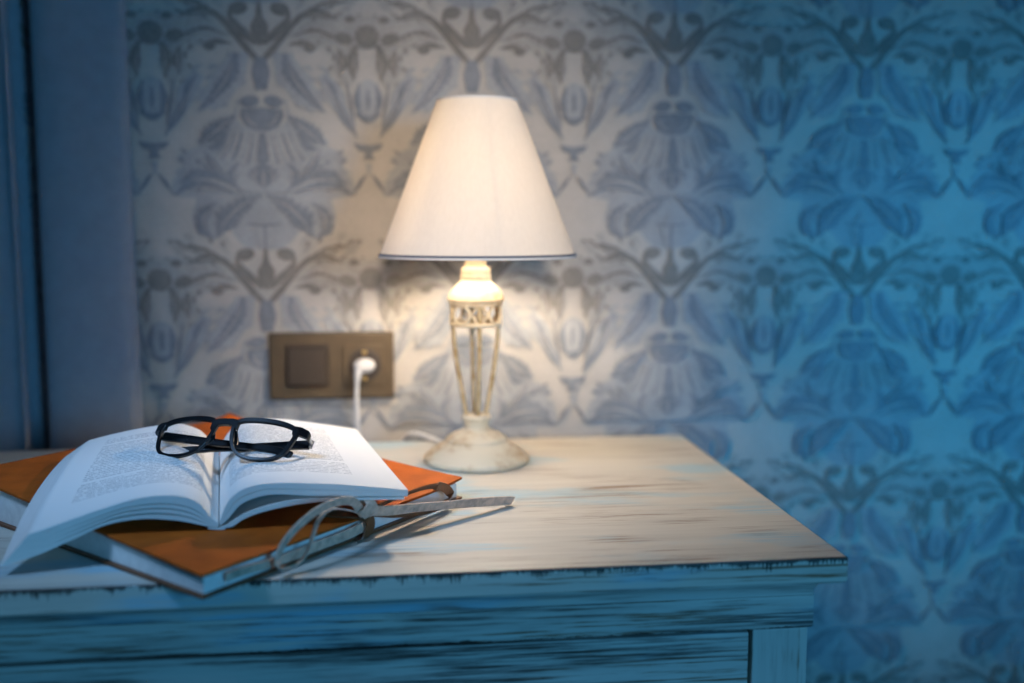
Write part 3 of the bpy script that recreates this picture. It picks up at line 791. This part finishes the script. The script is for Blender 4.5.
bundle(left, .75, 1, 'left_leaves', bk, False, lg(.09, 0))
mb = MB()                       # glued spine under the gutter
secs = []
for j in range(9):
    t = j/8; dz = .0103*t
    secs.append(mb.add([bp(u, t, z+dz) for u, z in ((-.0085,.0252),(-.004,.0246),(.0005,.0242),(.0045,.0237),(.0045,.0228),(0,.0229),(-.0085,.0243))]))
for A, B in zip(secs, secs[1:]):
    for k in range(7): mb.face((A+k, A+(k+1) % 7, B+(k+1) % 7, B+k))
mb.face([secs[0]+k for k in range(7)]); mb.face([secs[-1]+k for k in range(7)])
mb.build('spine', M['paper_plain'], bk, smooth=40)

# ------------------------------------------------------------------ eyeglasses
gphi = math.radians(-20.0); grec = math.radians(46)
GC = Vector((-.1556, .9040, T+.0864))
gh = Vector((math.cos(gphi), math.sin(gphi), .017)).normalized()
back = Vector((-math.sin(gphi), math.cos(gphi), 0))
gv = UPV*math.cos(grec)+back*math.sin(grec); gv = (gv-gh*gv.dot(gh)).normalized()
gn = gv.cross(gh)
if gn.y < 0: gn = -gn       # away from the viewer, towards the folded arms
def gp(h, v, n): return GC+gh*(h*1.055)+gv*(v*.92)+gn*n
gs = thing('eyeglasses', 'black-framed glasses with folded arms resting on the open book', 'glasses', gp(0, -.03, 0))
inn = [(.0105,-.002),(.0120,.0035),(.0200,.0062),(.0350,.0070),(.0500,.0058),(.0595,.0025),(.0612,-.0030),(.0598,-.0120),(.0570,-.0220),(.0500,-.0298),(.0370,-.0325),(.0260,-.0310),(.0175,-.0245),(.0125,-.0140)]
def closed_curve(P, n):
    K = len(P); Q = [Vector((a, b, 0)) for a, b in P]; out = []
    for j in range(n):
        x = j/n*K; i = int(x); t = x-i
        p0, p1, p2, p3 = Q[i-1], Q[i % K], Q[(i+1) % K], Q[(i+2) % K]
        out.append(.5*((2*p1)+(p2-p0)*t+(2*p0-5*p1+4*p2-p3)*t*t+(3*p1-p0-3*p2+p3)*t**3))
    return out
NC = 64
ic = closed_curve(inn, NC)
def outset(P, f):
    out = []
    for i, p in enumerate(P):
        t = P[(i+1) % len(P)]-P[i-1]; t.normalize(); out.append(p+Vector((-t.y, t.x, 0))*f(p))
    return out
cx_, cy_ = .036, -.011
oc_ = outset(ic, lambda p: .0034+.0016*max(0, min(1, (p.y+.004)/.010)))
if (oc_[0]-Vector((cx_, cy_, 0))).length < (ic[0]-Vector((cx_, cy_, 0))).length: oc_ = outset(ic, lambda p: -(.0034+.0016*max(0, min(1, (p.y+.004)/.010))))
def wrap(h): return .010*(abs(h)/.072)**2            # face-form curve
mb = MB()
for s in (1, -1):
    A = []
    for P, n in ((ic, -.0017), (oc_, -.0017), (oc_, .0017), (ic, .0017)):
        A.append(mb.add([gp(s*p.x, p.y, n+wrap(p.x)) for p in P]))
    for a, b in zip(A, A[1:]+A[:1]):
        for k in range(NC): mb.face((a+k, a+(k+1) % NC, b+(k+1) % NC, b+k))
# bridge
br = [(-.0125,.0010),(-.0075,.0042),(0,.0052),(.0075,.0042),(.0125,.0010)]
R = []
for h_, v_ in [(p.x, p.y) for p in crom([(a, b, 0) for a, b in br], 13)]:
    w = .0036+.0014*(abs(h_)/.0125)**2; R.append(mb.add([gp(h_, v_+w, -.0019), gp(h_, v_-w, -.0019), gp(h_, v_-w, .0019), gp(h_, v_+w, .0019)]))
for a, b in zip(R, R[1:]):
    for k in range(4): mb.face((a+k, a+(k+1) % 4, b+(k+1) % 4, b+k))
mb.face([R[0]+k for k in range(4)]); mb.face([R[-1]+k for k in range(4)])
# end pieces
for s in (1, -1):
    E = []
    for h_, v_, w, n in ((.0600,.0030,.0042,wrap(.060)), (.0660,.0030,.0046,wrap(.066)+.0006), (.0715,.0022,.0043,wrap(.0715)+.003), (.0722,.0018,.0040,wrap(.0722)+.0075)):
        d = .0019; E.append(mb.add([gp(s*h_, v_+w, n-d), gp(s*h_, v_-w, n-d), gp(s*(h_-.001), v_-w, n+d), gp(s*(h_-.001), v_+w, n+d)]))
    for a, b in zip(E, E[1:]):
        for k in range(4): mb.face((a+k, a+(k+1) % 4, b+(k+1) % 4, b+k))
    mb.face([E[0]+k for k in range(4)]); mb.face([E[-1]+k for k in range(4)])
# nose pads moulded to the rims
for s in (1, -1):
    mb.tube(crom([gp(s*.0108,-.003,.002), gp(s*.0108,-.009,.0058), gp(s*.0135,-.015,.0050), gp(s*.0160,-.020,.002)], 10), lambda t: .0012+.0013*math.sin(PI*t), 8)
mb.build('frame', M['black'], gs, smooth=45, bevel=.0005)
lc = outset(ic, lambda p: .0) ; cen = Vector((cx_, cy_, 0))
for s in (1, -1):
    mb = MB(); rings = []
    for q in (1.012, .75, .5, .25):
        rings.append([cen+(p-cen)*q for p in ic])
    for n0 in (-.0007, .0007):
        ids = [mb.add([gp(s*p.x, p.y, n0+wrap(p.x)) for p in r]) for r in rings]; c0 = mb.add([gp(s*cen.x, cen.y, n0+wrap(cen.x))])
        for a, b in zip(ids, ids[1:]):
            for k in range(NC): mb.face((a+k, a+(k+1) % NC, b+(k+1) % NC, b+k))
        for k in range(NC): mb.face((ids[-1]+k, ids[-1]+(k+1) % NC, c0))
        if n0 < 0: first = ids[0]
        else:
            for k in range(NC): mb.face((first+k, first+(k+1) % NC, ids[0]+(k+1) % NC, ids[0]+k))
    mb.build('lens', M['lens'], gs, smooth=50)
def temple(s, n0, vtip):
    ctrl = [gp(s*.0690, .0012, n0), gp(s*.055, .0002, n0+.0004), gp(s*.020, -.0030, n0+.001), gp(s*-.020, -.0065, n0+.0012), gp(s*-.042, -.0100, n0+.0006), gp(s*-.058, vtip, n0-.001)]
    P = crom(ctrl, 44); mb = MB()
    mb.ribbon(P, [gv]*44, lambda t: .0090-.0026*min(1, t*1.6)+.0018*max(0, (t-.7)/.3), .0034)
    o = mb.build('temple', M['black'], gs, smooth=50, bevel=.0009)
    k = MB(); c = gp(s*.0702, .0014, n0-.0005); k.tube([c-gv*.0036, c+gv*.0036], .0019, 10); k.tube([c, gp(s*.0712, .0016, .0165)], .0016, 8)
    k.build('hinge', M['metal'], o, smooth=50)
temple(-1, .0215, -.0165); temple(1, .0265, -.0150)

# ------------------------------------------------------------------ light
def area(name, loc, target, size, col, power, spread=180, sy=None):
    l = bpy.data.lights.new(name, 'AREA'); l.energy = power; l.color = col; l.size = size
    if sy: l.shape = 'RECTANGLE'; l.size_y = sy
    l.spread = math.radians(spread)
    o = bpy.data.objects.new(name, l); C.objects.link(o); o.location = loc
    o.rotation_euler = (Vector(target)-Vector(loc)).to_track_quat('-Z', 'Y').to_euler()
    return o
def spot(name, loc, target, col, power, cone, blend, size):
    l = bpy.data.lights.new(name, 'SPOT'); l.energy = power; l.color = col; l.spot_size = math.radians(cone)
    l.spot_blend = blend; l.shadow_soft_size = size
    o = bpy.data.objects.new(name, l); C.objects.link(o); o.location = loc
    o.rotation_euler = (Vector(target)-Vector(loc)).to_track_quat('-Z', 'Y').to_euler()
    return o
spot('blue_wall_fill', (1.25, -.5, 1.15), (.73, 1.285, .80), (.045, .47, 1.0), 82, 32, 1, .12)  # added fill: soft blue pool on the right of the wall, no real fitting
spot('warm_wall_fill', (.12, -1.0, 1.5), (.075, 1.285, .96), (1.0, .80, .61), 155, 19.5, 1, .10)  # added warm fill that brightens the wall round the lamp, not a room fixture
spot('blue_book_fill', (-.75, .48, 1.95), (-.16, .93, .74), (.32, .58, 1.0), 82, 29, 1, .22)  # added blue fill aimed at the book and album; no window stands here
area('blue_front_fill', (1.0, -1.05, 1.15), (-.1, 1.0, .78), .4, (.10, .50, 1.0), 19)  # added broad blue fill for the nightstand front and curtain, source invented
w = bpy.data.worlds.new('dusk'); bpy.context.scene.world = w; w.use_nodes = True
w.node_tree.nodes['Background'].inputs[0].default_value = (.05, .28, .60, 1)
w.node_tree.nodes['Background'].inputs[1].default_value = .03

# ------------------------------------------------------------------ camera
cam = bpy.data.cameras.new('camera'); cam.sensor_width = 36; cam.lens = 1000/1024*36
cam.clip_start = .01
cam.dof.use_dof = True; cam.dof.focus_distance = .90; cam.dof.aperture_fstop = 1.8
cobj = bpy.data.objects.new('camera', cam); C.objects.link(cobj)
cobj.location = (0, 0, T+.265)
yaw, pit = math.radians(6.5), math.radians(6.6)
Fd = Vector((math.sin(yaw)*math.cos(pit), math.cos(yaw)*math.cos(pit), -math.sin(pit)))
cobj.rotation_euler = Fd.to_track_quat('-Z', 'Y').to_euler()
sc = bpy.context.scene; sc.camera = cobj
sc.view_settings.view_transform = 'Standard'; sc.view_settings.look = 'None'
sc.view_settings.gamma = 1; sc.view_settings.use_curve_mapping = False; sc.view_settings.exposure = 0
sc.cycles.use_denoising = True; sc.cycles.max_bounces = 10; sc.cycles.sample_clamp_indirect = 6
